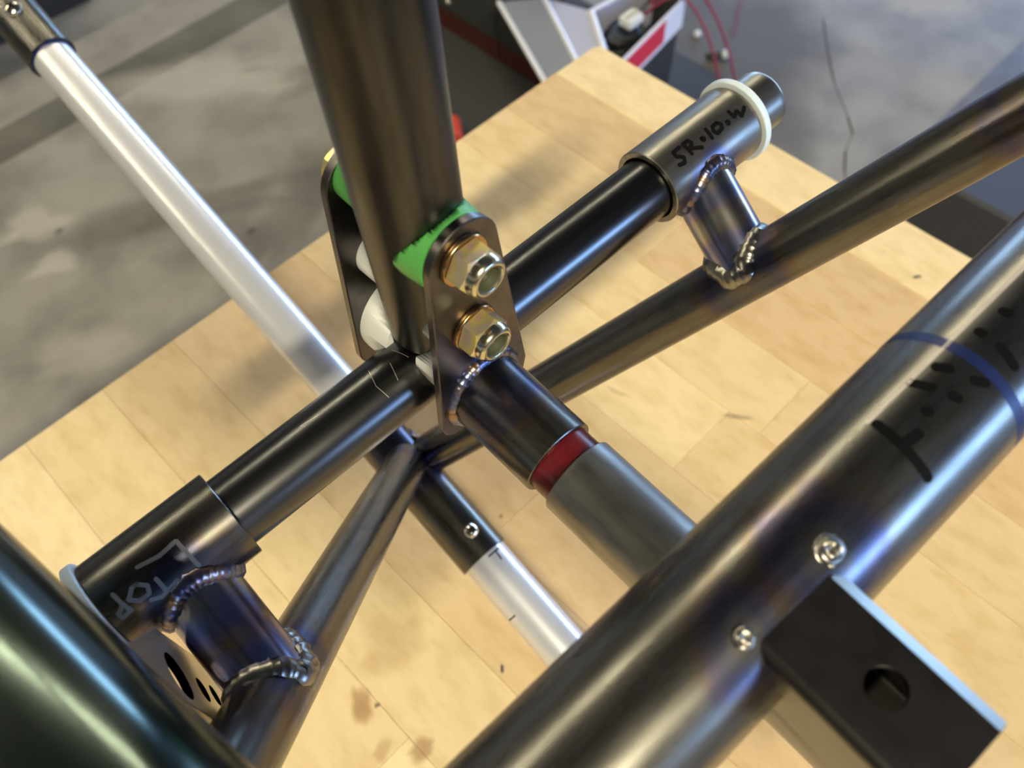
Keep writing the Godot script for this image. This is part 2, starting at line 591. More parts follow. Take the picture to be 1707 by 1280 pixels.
func make_materials() -> void:
	var g := func(a: float) -> Color: return Color(a, a, a)
	var streak := ramp_noise(0.012, [g.call(0.78), g.call(0.9), g.call(0.95), g.call(1.0)], 512, 11, 5)
	# fine scratches over the mill scale
	var im := Image.create(1024, 1024, false, Image.FORMAT_RGB8)
	im.fill(Color(0.86, 0.86, 0.86))
	for k in 900:
		var x := rng.randi_range(0, 1023)
		var y := rng.randi_range(0, 1023)
		var ln := rng.randi_range(4, 60)
		var sl := rng.randfn(0.0, 0.35)
		var v := rng.randf_range(0.75, 1.0)
		for j in ln:
			im.set_pixel(posmod(x + int(j * sl), 1024), posmod(y + j, 1024), Color(v, v, v))
	for k in 2500:
		im.set_pixel(rng.randi_range(0, 1023), rng.randi_range(0, 1023), Color(0.6, 0.6, 0.6))
	var scratch := ImageTexture.create_from_image(im)
	var rough_tex := ramp_noise(0.02, [g.call(0.84), g.call(0.93), g.call(1.0)], 512, 5, 4)
	M.scale = steel(Color(0.235, 0.222, 0.2), 0.31, streak, Vector3(3, 0.35, 1), rough_tex)
	M.scale.detail_enabled = true
	M.scale.detail_albedo = scratch
	M.scale.detail_blend_mode = BaseMaterial3D.BLEND_MODE_MUL
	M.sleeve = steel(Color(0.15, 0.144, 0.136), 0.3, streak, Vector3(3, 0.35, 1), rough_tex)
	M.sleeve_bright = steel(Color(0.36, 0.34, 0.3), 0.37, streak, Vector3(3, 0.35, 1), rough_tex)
	M.stub = steel(Color(0.5, 0.49, 0.5), 0.24, streak, Vector3(3, 0.35, 1))
	M.bar = steel(Color(0.25, 0.238, 0.216), 0.3, streak, Vector3(3, 0.35, 1), rough_tex)
	M.post = steel(Color(0.08, 0.079, 0.078), 0.36, streak, Vector3(3, 0.35, 1), rough_tex)
	M.bare = steel(Color(0.52, 0.505, 0.47), 0.46, streak, Vector3(2, 0.5, 1), rough_tex)
	M.bare.detail_enabled = true
	M.bare.detail_albedo = scratch
	M.bare.detail_blend_mode = BaseMaterial3D.BLEND_MODE_MUL
	M.oxide = steel(Color(0.115, 0.115, 0.12), 0.26, streak, Vector3(2, 0.2, 1))
	M.rail = steel(Color(0.105, 0.135, 0.126), 0.18, streak, Vector3(2, 0.3, 1))
	M.weld = mat(Color(0.36, 0.35, 0.34), 0.3, 1.0)
	M.weld.vertex_color_use_as_albedo = true
	M.plate = steel(Color(0.135, 0.125, 0.125), 0.32, streak, Vector3(8, 8, 8))
	M.plate.uv1_triplanar = true
	M.plate.uv1_scale = Vector3(12, 12, 12)
	M.bright_plate = mat(Color(0.66, 0.63, 0.58), 0.33, 1.0)
	M.zinc = mat(Color(0.95, 0.92, 0.84), 0.27, 0.65)
	M.zinc.albedo_texture = ramp_noise(0.01, [Color(0.86, 0.72, 0.66), Color(0.88, 0.8, 0.5), Color(0.78, 0.76, 0.58), Color(0.8, 0.7, 0.74), Color(0.72, 0.74, 0.62)], 256, 8, 2)
	M.zinc.uv1_triplanar = true
	M.zinc.uv1_scale = Vector3(40, 40, 40)
	M.zinc_bright = mat(Color(0.66, 0.61, 0.46), 0.2, 1.0)
	M.washer = mat(Color(0.5, 0.38, 0.24), 0.24, 1.0)
	M.washer.albedo_texture = ramp_noise(0.02, [Color(1, 0.8, 0.55), Color(1, 0.95, 0.8), Color(0.85, 0.8, 0.9)], 256, 4, 2)
	M.washer.uv1_triplanar = true
	M.washer.uv1_scale = Vector3(70, 70, 70)
	M.glint_steel = mat(Color(0.66, 0.7, 0.7), 0.35, 1.0)
	M.nylon = mat(Color(0.07, 0.075, 0.045), 0.45)
	M.bolt = mat(Color(0.5, 0.48, 0.42), 0.28, 1.0)
	M.chrome = mat(Color(0.82, 0.78, 0.7), 0.14, 1.0)
	M.aluminium = mat(Color(0.7, 0.71, 0.79), 0.3, 0.55)
	M.white = mat(Color(0.66, 0.67, 0.68), 0.55)
	M.flange = mat(Color(0.6, 0.69, 0.76), 0.5)
	M.flange.subsurf_scatter_enabled = true
	M.flange.subsurf_scatter_strength = 0.15
	M.green = mat(Color(0.085, 0.36, 0.08), 0.45)
	M.red_insert = mat(Color(0.17, 0.009, 0.016), 0.3)
	var ribs := ramp_noise(0.05, [g.call(0.55), g.call(0.8), g.call(1.0)], 256, 21, 3)
	M.red_insert.albedo_texture = ribs
	M.red_insert.uv1_scale = Vector3(1, 40, 1)
	M.ink_black = mat(Color(0.005, 0.005, 0.006), 0.6)
	M.ink_black.metallic_specular = 0.15
	M.ink_blue = mat(Color(0.01, 0.02, 0.1), 0.4, 0.2)
	M.ink_silver = mat(Color(0.17, 0.17, 0.175), 0.5)
	M.pale_stroke = mat(Color(0.55, 0.5, 0.48), 0.4, 0.7)
	M.dark_hole = mat(Color(0.01, 0.01, 0.01), 0.8)
	# wood: one grain, several tones of maple
	var grain := ramp_noise(0.02, [Color(0.93, 0.91, 0.87), Color(0.97, 0.96, 0.94), Color(1, 1, 1), Color(0.98, 0.97, 0.95)], 512, 31, 5)
	var fleck := ramp_noise(0.045, [Color(0.965, 0.955, 0.94), Color(1, 1, 1), Color(1, 1, 1), Color(1, 1, 1)], 512, 33, 3)
	M.wood = []
	for c in [Color(0.77, 0.61, 0.37), Color(0.74, 0.58, 0.345), Color(0.7, 0.53, 0.31), Color(0.64, 0.46, 0.27), Color(0.58, 0.41, 0.235), Color(0.8, 0.645, 0.4), Color(0.73, 0.565, 0.335), Color(0.69, 0.52, 0.315)]:
		var m := mat(c * 0.96, 0.5)
		m.albedo_texture = grain
		m.uv1_scale = Vector3(2.2, 5, 1)
		m.detail_enabled = true
		m.detail_albedo = fleck
		m.detail_blend_mode = BaseMaterial3D.BLEND_MODE_MUL
		m.detail_uv_layer = BaseMaterial3D.DETAIL_UV_1
		m.metallic_specular = 0.35
		M.wood.append(m)
	var stain := func(c: Color, rough: float) -> StandardMaterial3D:
		var m := mat(c, rough)
		m.transparency = BaseMaterial3D.TRANSPARENCY_ALPHA
		m.vertex_color_use_as_albedo = true
		return m
	M.stain_brown = stain.call(Color(0.36, 0.17, 0.06), 0.6)
	M.stain_shade_grey = stain.call(Color(0.1, 0.09, 0.08), 0.6)
	M.stain_pale = stain.call(Color(0.62, 0.58, 0.52), 0.7)
	# room
	M.concrete = mat(Color(0.285, 0.268, 0.238), 0.62)
	M.concrete.albedo_texture = ramp_noise(0.006, [g.call(0.74), g.call(0.86), g.call(0.95), g.call(1.0)], 1024, 41, 6)
	M.concrete.uv1_triplanar = true
	M.concrete.uv1_world_triplanar = true
	M.concrete.uv1_scale = Vector3(0.7, 0.7, 0.7)
	M.concrete_shaded = M.concrete.duplicate()
	M.concrete_shaded.albedo_color = Color(0.13, 0.122, 0.1).linear_to_srgb()
	M.crack = mat(Color(0.13, 0.12, 0.105), 0.9)
	M.wall = mat(Color(0.42, 0.41, 0.39), 0.8)
	M.ceiling = mat(Color(0.1, 0.1, 0.105), 0.9)
	M.pavement = mat(Color(0.3, 0.3, 0.3), 0.9)
	M.lamp_body = mat(Color(0.55, 0.55, 0.55), 0.5)
	M.glow = mat(Color(0.9, 0.85, 0.75), 0.6)
	M.glow.emission_enabled = true
	M.glow.emission = Color(1.0, 0.95, 0.8)
	M.glow.emission_energy_multiplier = 14.0
	M.charcoal = mat(Color(0.035, 0.036, 0.037), 0.45)
	M.mat_shade = mat(Color(0.032, 0.033, 0.034), 0.7)
	M.slate = mat(Color(0.042, 0.042, 0.052), 0.6)
	M.navy = mat(Color(0.012, 0.015, 0.03), 0.5)
	M.maroon = mat(Color(0.06, 0.012, 0.01), 0.5)
	M.scarlet = mat(Color(0.6, 0.06, 0.03), 0.45)
	M.frosted = mat(Color(0.4, 0.4, 0.5), 0.4)
	M.frosted.backlight_enabled = true
	M.frosted.backlight = Color(0.5, 0.5, 0.55)
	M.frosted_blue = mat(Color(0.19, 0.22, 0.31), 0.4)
	M.frosted_lip = mat(Color(0.74, 0.76, 0.88), 0.35)
	M.label_red = mat(Color(0.62, 0.03, 0.06), 0.5)
	M.wire_black = mat(Color(0.012, 0.012, 0.013), 0.5)
	M.wire_red = mat(Color(0.2, 0.012, 0.04), 0.45)
	M.leg = mat(Color(0.2, 0.2, 0.2), 0.5, 0.6)


# ======================================================== lamps and room
func lamp(at: Vector3, size: Vector2, energy: float, label: String) -> void:
	var o := thing("strip_light", label, "ceiling light", vw(at), "ceiling strip lights")
	var hx := size.x / 2.0
	var hz := size.y / 2.0
	part("housing", box(at + Vector3(-hx - 15, 12, -hz - 15), at + Vector3(hx + 15, 80, hz + 15), 6), M.lamp_body, o)
	part("diffuser", box(at + Vector3(-hx, 0, -hz), at + Vector3(hx, 12, hz), 3), M.glow, o)
	for e in [-0.7, 0.7]:
		part("hanger", lathe(at + Vector3(e * hx, 80, 0), Vector3.UP, [PackedVector2Array([Vector2(0, 6), Vector2(0, 6), Vector2(145, 6)])], 8), M.lamp_body, o)
	var l := AreaLight3D.new()
	l.name = "lamp_light"
	l.area_size = size * 0.001
	l.light_color = Color(1.0, 0.955, 0.81)
	l.light_energy = energy
	l.area_range = 30.0
	l.area_attenuation = 2.0
	l.shadow_enabled = true
	o.add_child(l, true)
	l.position = Vector3(0, -0.012, 0)
	l.rotation = Vector3(-PI / 2, 0, 0)

func build_lamps() -> void:
	for k in 4:
		lamp(Vector3(-4200.0 + k * 2900.0, 3420.0, -3800.0), Vector2(2460, 120), 6.0, "%s white ceiling strip light in the row beyond the bench" % ["leftmost", "second from left", "third from left", "rightmost"][k])
	lamp(Vector3(-1480.0, 3420.0, 3050.0), Vector2(1400, 240), 48.0, "wide white ceiling light behind the camera")

func slab(called: String, lo: Vector3, hi: Vector3, m: Material) -> MeshInstance3D:
	return solo(called, box(lo, hi), m, "", "", "", "structure")

func build_room() -> void:
	var fy := -1375.0
	var x0 := -7000.0
	var x1 := 6000.0
	var z0 := -9000.0
	var z1 := 6500.0
	var top := 3650.0
	# the floor: two slabs, with a band of cast shade painted as a darker strip
	var fl := thing("floor", "", "", W(0, fy, 0))
	fl.set_meta("kind", "structure")
	var zs := [z0 - 200, -2046.0, -1932.0, z1 + 200]
	part("slab", box(Vector3(x0 - 200, fy - 150, zs[0]), Vector3(x1 + 200, fy, zs[1] - 1.0), 1.0), M.concrete, fl)
	part("shade_strip", box(Vector3(x0 - 200, fy - 150, zs[1]), Vector3(x1 + 200, fy - 0.6, zs[2])), M.concrete_shaded, fl)
	part("slab", box(Vector3(x0 - 200, fy - 150, zs[2] + 1.0), Vector3(x1 + 200, fy, zs[3]), 1.0), M.concrete, fl)
	var st := SurfaceTool.new()
	st.begin(Mesh.PRIMITIVE_TRIANGLES)
	for line in [[[1905, -845], [1790, -752], [1720, -690], [1640, -600], [1600, -560], [1540, -540], [1490, -510], [1440, -470]]]:
		for i in line.size() - 1:
			var a := Vector3(line[i][0], fy + 0.4, line[i][1])
			var b := Vector3(line[i + 1][0], fy + 0.4, line[i + 1][1])
			var s: Vector3 = (b - a).cross(Vector3.UP).normalized() * (1.3 + 0.7 * sin(i * 2.7))
			for p in [a + s, b + s, b - s, a + s, b - s, a - s]:
				st.set_normal(Vector3.UP)
				st.add_vertex(W(p.x, p.y, p.z))
	part("crack", st.commit(), M.crack, fl)
	for b in [[150, -1700, 90, 60, 0.5, 0.5], [120, -1560, 60, 40, 0.2, 0.5], [720, -1800, 260, 130, 0.7, 0.42], [930, -1700, 200, 90, 0.5, 0.4], [1080, -2500, 300, 90, 0.3, 0.3], [2150, -700, 160, 90, 0.4, 0.45], [1900, -400, 200, 110, 0.8, 0.3], [60, -1300, 150, 70, 0.6, 0.2]]:
		part("worn_patch", blot(Vector3(b[0], fy + 0.3, b[1]), b[2], b[3], b[4], b[5], 0.9), M.stain_pale, fl)
	for b in [[400, -1500, 260, 60, 0.5, 0.3], [600, -1300, 320, 90, -0.3, 0.28], [1640, -960, 250, 330, 0.3, 0.75], [250, -2250, 200, 90, 0.0, 0.3], [960, -1600, 220, 70, 0.4, 0.3], [180, -1640, 16, 9, 0.0, 0.6], [470, -1330, 16, 9, 0.0, 0.6]]:
		part("oil_stain_shade", blot(Vector3(b[0], fy + 0.35, b[1]), b[2], b[3], b[4], b[5], 0.9), M.stain_shade_grey, fl)  # the strongest blot paints the shade fading past the mat; the rest are stains
	slab("ceiling", Vector3(x0 - 200, top, z0 - 200), Vector3(x1 + 200, top + 200, z1 + 200), M.ceiling)
	slab("wall_far", Vector3(x0 - 200, fy, z0 - 200), Vector3(x1 + 200, top, z0), M.wall)
	slab("wall_left", Vector3(x0 - 200, fy, z0), Vector3(x0, top, z1), M.wall)
	# wall behind the camera with an open window band
	var wn := thing("wall_near", "", "", W(0, fy, z1))
	wn.set_meta("kind", "structure")
	part("pier", box(Vector3(x0, fy, z1), Vector3(1100, top, z1 + 200)), M.wall, wn)
	part("pier", box(Vector3(5800, fy, z1), Vector3(x1, top, z1 + 200)), M.wall, wn)
	part("lintel", box(Vector3(1100, 1650, z1), Vector3(5800, top, z1 + 200)), M.wall, wn)
	part("sill_wall", box(Vector3(1100, fy, z1), Vector3(5800, 250, z1 + 200)), M.wall, wn)
	# wall on the right with a long open window band
	var wr := thing("wall_right", "", "", W(x1, fy, 0))
	wr.set_meta("kind", "structure")
	part("lintel", box(Vector3(x1, 420, -6200), Vector3(x1 + 200, top, 1400)), M.wall, wr)
	part("sill_wall", box(Vector3(x1, fy, -6200), Vector3(x1 + 200, -600, 1400)), M.wall, wr)
	part("pier", box(Vector3(x1, fy, z0), Vector3(x1 + 200, top, -6200)), M.wall, wr)
	part("pier", box(Vector3(x1, fy, 1400), Vector3(x1 + 200, top, z1)), M.wall, wr)
	slab("pavement", Vector3(-40000, fy - 200, -40000), Vector3(40000, fy - 151, 40000), M.pavement)


# ======================================================== bench
func build_bench() -> void:
	var ty := -505.0
	var b := thing("workbench", "butcher-block workbench of maple staves with stains and small dark dents", "workbench", W(-250, -1375, -150))
	var x_right := 532.6
	var z_far := -443.0
	var z_near := 420.0
	var widths := [57, 62, 55, 58, 60, 54, 61, 57, 58, 60, 56, 59, 57, 61, 55, 58, 60, 57, 59, 60]
	var x := x_right
	for row in widths.size():
		var w: float = widths[row]
		var z := z_far
		var k := 0
		rng.seed = 100 + row
		while z < z_near - 1.0:
			var ln := rng.randf_range(150, 420)
			if k == 0: ln *= rng.randf_range(0.35, 1.0)
			if row == 0: ln = 900.0
			if row == 1: ln = [395.0, 140.0, 400.0][mini(k, 2)]
			var z2 := minf(z + ln, z_near)
			if z_near - z2 < 60.0: z2 = z_near
			var tone := rng.randi_range(0, 7)
			if tone == 4 and rng.randf() < 0.6: tone = 0
			if row == 0: tone = 5
			if row == 1: tone = [3, 4, 6][mini(k, 2)]
			if row == 2 and k == 0: tone = 2
			if row >= 2 and row <= 6 and z > -150.0: tone = [3, 7, 2, 7, 2][row - 2]  # near staves toned darker to paint the dimmer light on that end
			var c := 0.35
			var lo := Vector3(x - w + 0.06, ty - 45, z + 0.06)
			var hi := Vector3(x - 0.06, ty, z2 - 0.06)
			if row == 0 and k == 0:   # the corner stave has a rounded corner
				var ol := PackedVector2Array([Vector2(lo.x, -hi.z), Vector2(hi.x, -hi.z)])
				for q in 9:
					ol.append(Vector2(hi.x - 9.0, -lo.z - 9.0) + Vector2.from_angle(PI / 2 * q / 8.0) * 9.0)
				ol.append(Vector2(lo.x, -lo.z))
				var mi := part("stave", plate_mesh(Vector3(0, lo.y, 0), Vector3.RIGHT, Vector3.FORWARD, ol, 45.0, [], 1.2), M.wood[tone], b)
				mi.mesh = with_flat_uv(mi.mesh)
			else:
				part("stave", box(lo, hi, c, 0.001, Vector2(rng.randf(), rng.randf())), M.wood[tone], b)
			z = z2
			k += 1
		x -= w
	for p in [[x + 60, z_near - 60], [x_right - 70, z_near - 60], [x + 60, z_far + 70], [x_right - 70, z_far + 70]]:
		part("leg", box(Vector3(p[0] - 30, -1375, p[1] - 30), Vector3(p[0] + 30, ty - 45, p[1] + 30), 3), M.leg, b)
	for e in [z_far + 70, z_near - 60]:
		part("rail", box(Vector3(x + 90, ty - 105, e - 20), Vector3(x_right - 100, ty - 45, e + 20), 2), M.leg, b)
	# stains and dents in the top
	for s in [[3, -146, 7, 13, 0.5, 0.55], [12, -104, 9, 6, 0.2, 0.5], [139, -172, 2.2, 1.6, 0, 0.6], [40, -160, 26, 18, 0.3, 0.22], [30, -200, 14, 9, 0.6, 0.25], [-5, -120, 8, 5, 0.1, 0.3], [-60, -330, 4, 2.5, 0.5, 0.4], [-45, -300, 10, 4, 0.9, 0.25], [200, -140, 14, 3, 1.2, 0.25], [260, -180, 12, 2.5, 1.3, 0.25], [330, -210, 22, 4, 1.5, 0.2], [250, -60, 30, 8, 1.4, 0.2], [330, 0, 40, 10, 1.5, 0.2]]:
		part("stain", blot(Vector3(s[0], ty + 0.12, s[1]), s[2], s[3], s[4], s[5] * 0.8, 0.6), M.stain_brown, b)
	for s in [[489, -86, 4.5, 1.8, 0.5, 0.8], [73, -104, 1.2, 3.2, 0.6, 0.85], [300, -110, 10, 3, 0.9, 0.3], [231, 45, 5, 2, 0.3, 0.4], [420, -190, 3, 1, 0.3, 0.3], [9, -140, 2.2, 1.6, 0, 0.6], [345, -65, 18, 6, 0.7, 0.16]]:
		part("dent", blot(Vector3(s[0], ty + 0.14, s[1]), s[2], s[3], s[4], s[5], 0.8), M.stain_shade_grey, b)

func with_flat_uv(m: Mesh) -> ArrayMesh:
	var a := m.surface_get_arrays(0)
	var uv := PackedVector2Array()
	for p in a[Mesh.ARRAY_VERTEX]: uv.append(Vector2(p.z, p.x))
	a[Mesh.ARRAY_TEX_UV] = uv
	var out := ArrayMesh.new()
	out.add_surface_from_arrays(Mesh.PRIMITIVE_TRIANGLES, a)
	return out


# ======================================================== things on the floor beyond the bench
func panel(q: Array, thick: float) -> ArrayMesh:   # a sheet through four points, with thickness
	var st := SurfaceTool.new()
	st.begin(Mesh.PRIMITIVE_TRIANGLES)
	var n: Vector3 = (q[1] - q[0]).cross(q[3] - q[0]).normalized()
	var f := []
	var k := []
	for p in q:
		f.append(p + n * thick * 0.5)
		k.append(p - n * thick * 0.5)
	var faces := [[f[0], f[1], f[2], f[3]], [k[3], k[2], k[1], k[0]]]
	for i in 4: faces.append([f[(i + 1) % 4], f[i], k[i], k[(i + 1) % 4]])
	for fc in faces:
		var nn: Vector3 = (fc[1] - fc[0]).cross(fc[2] - fc[0]).normalized()
		for i in [0, 2, 1, 0, 3, 2]:
			st.set_normal(nn)
			var p: Vector3 = fc[i]
			st.add_vertex(W(p.x, p.y, p.z))
	return st.commit()

func build_far_things() -> void:
	var fy := -1375.0
	# black mat, added to darken the shaded floor beyond the bench corner
	var mt := thing("shade_mat", "large black mat added for the shade on the concrete beyond the bench corner", "mat", W(1300, fy, -1250))
	part("sheet", box(Vector3(930, fy, -1720), Vector3(1555, fy + 5, -790), 2.0), M.mat_shade, mt)
	fy += 5.0
	# grey cabinet beyond the left bench edge
	var c := thing("tool_cabinet", "dark grey tool cabinet with a maroon plinth, on the added mat beyond the bench", "cabinet", W(1330, fy, -1500))
	part("body", box(Vector3(1222, fy + 60, -1700), Vector3(1470, fy + 420, -1330), 4), M.charcoal, c)
	part("end_panel", box(Vector3(1222, fy + 60, -1328), Vector3(1262, fy + 330, -1170), 4), M.charcoal, c)
	part("plinth", box(Vector3(1228, fy, -1695), Vector3(1465, fy + 60, -1335), 2), M.maroon, c)
	part("plinth", box(Vector3(1228, fy, -1330), Vector3(1258, fy + 60, -1172), 2), M.maroon, c)
	part("screw", lathe(Vector3(1222, fy + 90, -1500), Vector3(-1, 0, 0), [PackedVector2Array([Vector2(0, 9), Vector2(3, 8), Vector2(5, 4), Vector2(5.5, 0)])], 16), M.chrome, c)
	# slate case lying right of the bench
	var ec := thing("equipment_case", "dark slate equipment case on the floor right of the bench edge", "case", W(1700, fy - 5, 60))
	part("body", box(Vector3(1396, fy + 6, -320), Vector3(2050, -1200, 420), 7), M.slate, ec)
	for xf in [1450.0, 1990.0]:
		for zf in [-260.0, 360.0]:
			part("foot", lathe(Vector3(xf, fy - 5, zf), Vector3.UP, [PackedVector2Array([Vector2(0, 0), Vector2(0, 22), Vector2(11, 22), Vector2(11, 0)])], 16), M.wire_black, ec)
	# red bar
	var rb := thing("red_bar", "short bright red bar lying on the added mat, mostly behind the upright tube", "bar", W(950, fy, -1225))
	part("grip", lathe(Vector3(945, fy + 22, -1190), Vector3(80, 0, -110), [PackedVector2Array([Vector2(0, 0), Vector2(0, 18), Vector2(4, 22), Vector2(60, 22), Vector2(64, 18), Vector2(64, 0)])], 20), M.scarlet, rb)
	# navy case at the far left
	var nv := thing("storage_case", "navy case with a black base at the far left of the floor", "case", W(300, fy - 5, -2560))
	part("base", box(Vector3(-400, fy - 5, -2800), Vector3(672, fy + 65, -2338), 6), M.wire_black, nv)
	part("body", box(Vector3(-390, fy + 65, -2790), Vector3(662, fy + 415, -2348), 8), M.navy, nv)
	# open bin: frosted white left side and lid flap, dark tote with a white and red label strip on the right
	var bn := thing("plastic_bin", "open plastic bin with frosted white lid flap and red label strip, behind the bench corner", "bin", W(1290, fy, -1010))
	var rim := -1130.0
	var A := Vector3(1262, rim, -1072)
	var B := Vector3(1159, rim, -932)
	var Cc := Vector3(1182, rim, -914)
	var D := Vector3(1425, rim, -952)
	var E := Vector3(1455, rim, -1050)
	var low := func(p: Vector3) -> Vector3: return Vector3(lerpf(p.x, 1290, 0.1), fy, lerpf(p.z, -985, 0.1))
	var skin := [M.frosted, M.charcoal, M.charcoal, M.charcoal, M.frosted]
	var ring := [A, B, Cc, D, E]
	for i in 5:
		var p: Vector3 = ring[i]
		var q: Vector3 = ring[(i + 1) % 5]
		part("side_wall", panel([p, q, low.call(q), low.call(p)], 3.0), skin[i], bn)
		part("rim_lip", wire([p, (p + q) / 2.0, q], 7.5 if i == 0 else 5.0), M.frosted_lip, bn)
	part("bin_floor", panel([low.call(A) + Vector3(0, 3, 0), low.call(B) + Vector3(0, 3, 0), low.call(Cc) + Vector3(0, 3, 0), low.call(D) + Vector3(0, 3, 0)], 4.0), M.charcoal, bn)
	# the flap folds out from the left rim in two leaves
	var F1 := Vector3(1160, rim - 8, -1250)
	var F2 := Vector3(1032, rim - 22, -968)
	var mid1 := Vector3(1222, rim + 6, -1172)
	var mid2 := Vector3(1098, rim + 2, -946)
	part("lid_flap", panel([A, B, mid2, mid1], 3.0), M.frosted, bn)
	part("lid_flap", panel([mid1, mid2, F2, F1], 3.0), M.frosted_blue, bn)
	part("flap_rib", wire([mid1, (mid1 + mid2) / 2.0, mid2], 6.0), M.frosted_lip, bn)
	part("flap_rib", wire([F1, (F1 + F2) / 2.0, F2], 6.0), M.frosted_lip, bn)
	var nrm := Vector3(0.155, 0, 0.988) * 4.0
	var up := Vector3(0, 8, 0)
	var dn := Vector3(0, -62, 0)
	part("label_strip", panel([Cc + up + nrm, D + up + nrm, D + dn + nrm, Cc + dn + nrm], 2.0), M.frosted_lip, bn)
	var l0 := Cc.lerp(D, 0.02) + nrm * 1.5
	var l1 := Cc.lerp(D, 0.66) + nrm * 1.5
	part("red_label", panel([l0 + Vector3(0, 2, 0), l1 + Vector3(0, 2, 0), l1 + Vector3(0, -50, 0), l0 + Vector3(0, -50, 0)], 1.5), M.label_red, bn)
	# what lies in it: three cables, one above the other, and a connector
	for k in 3:
		rng.seed = 50 + k
		var pts := []
		for j in 10:
			var a := j * 1.9 + k
			pts.append(Vector3(1275 + cos(a) * rng.randf_range(25, 62), rim - 66 + k * 24 + rng.randf_range(0, 5), -985 + sin(a) * rng.randf_range(15, 38)))
		solo("black_cable", wire(pts, 8.0), M.wire_black, ["black cable coiled deepest inside the open bin", "black cable looped in the middle layer inside the open bin", "black cable on top of the tangle inside the open bin"][k], "cable", "black cables in the bin")
	var cn := thing("connector_block", "cream connector block lying on the black cables in the bin", "connector", W(1290, rim - 2, -985))
	part("body", box(Vector3(1268, rim - 2, -1002), Vector3(1312, rim + 18, -968), 3), M.white, cn)
	for k in 3:
		part("pin", box(Vector3(1274 + k * 13, rim + 18, -990), Vector3(1281 + k * 13, rim + 23, -981), 0.5), M.bolt, cn)
	solo("red_wire", wire([Vector3(1335, rim - 4, -985), Vector3(1372, rim + 26, -960), Vector3(1400, rim + 22, -925), Vector3(1408, rim - 30, -872), Vector3(1398, rim - 120, -810), Vector3(1385, fy + 6, -770), Vector3(1330, fy + 4, -700)], 3.2), M.wire_red, "red wire drooping over the bin side to the added mat, left one", "wire", "red wires from the bin")
	solo("red_wire", wire([Vector3(1372, rim - 4, -1000), Vector3(1405, rim + 30, -975), Vector3(1436, rim + 26, -925), Vector3(1450, rim - 40, -862), Vector3(1448, rim - 140, -800), Vector3(1450, fy + 5, -760), Vector3(1400, fy + 4, -690)], 3.2), M.wire_red, "red wire drooping over the bin side to the added mat, right one", "wire", "red wires from the bin")
	fy -= 5.0
	solo("red_wire", wire([Vector3(1860, fy + 3, -1060), Vector3(1800, fy + 3, -1030), Vector3(1750, fy + 3, -1000), Vector3(1700, fy + 3, -975)], 2.5), M.wire_red, "thin dark red wire lying on the concrete beyond the added mat", "wire", "red wires from the bin")
	fy += 5.0
	fy -= 5.0
	var bl := thing("small_bulb", "small clear bulb with a black base on the floor behind the tube end", "bulb", W(1606, fy, -950))
	part("glass", lathe(Vector3(1612, fy + 11, -942), Vector3(1, 0.1, 0.9), [PackedVector2Array([Vector2(-2, 0), Vector2(0, 9), Vector2(8, 11), Vector2(15, 8), Vector2(19, 0)])], 16), M.flange, bl)
	part("base", lathe(Vector3(1584, fy + 9, -968), Vector3(1, 0.08, 0.9), [PackedVector2Array([Vector2(0, 0), Vector2(0, 8), Vector2(36, 9)])], 14), M.wire_black, bl)
	var pb := thing("foam_pellet", "tiny grey pellet on the concrete beyond the bulb", "pellet", W(1640, fy, -1040))
	part("body", lathe(Vector3(1640, fy, -1040), Vector3.UP, [PackedVector2Array([Vector2(0, 0), Vector2(0, 7), Vector2(6, 10), Vector2(13, 7), Vector2(16, 0)])], 14), M.white, pb)


# ======================================================== the welded frame under the shaft
const SH_A := Vector3(13.2, -253.1, -149.5)
const SH_D := Vector3(0.999, 0.021, 0.033)
const FR_A := Vector3(123.05, -443.0, -208.4)
const FR_AD := Vector3(0.427, 0.757, 0.495)
const FR_B := Vector3(108.5, -441.7, -213.6)
const FR_BD := Vector3(-0.525, 0.7065, 0.4746)
const ROD := Vector3(122.5, -354.0, -585.5)
const ROD_D := Vector3(-0.039, -0.253, 0.967)
const POST := Vector3(92.2, -108.5, -141.1)
const POST_D := Vector3(-0.058, 0.997, 0.05)
const DEE := Vector3(98.4, -250.0, -124.0)
const DEE_D := Vector3(-0.033, -0.049, 0.998)
const BAR := Vector3(25.6, -194.5, -14.1)
const BAR_D := Vector3(0.994, 0.089, 0.061)
const RAIL := Vector3(-54.1, -181.6, -140.5)
const RAIL_D := Vector3(0.129, 0.028, 0.991)

func on(a: Vector3, d: Vector3, t: float) -> Vector3:
	return a + d.normalized() * t

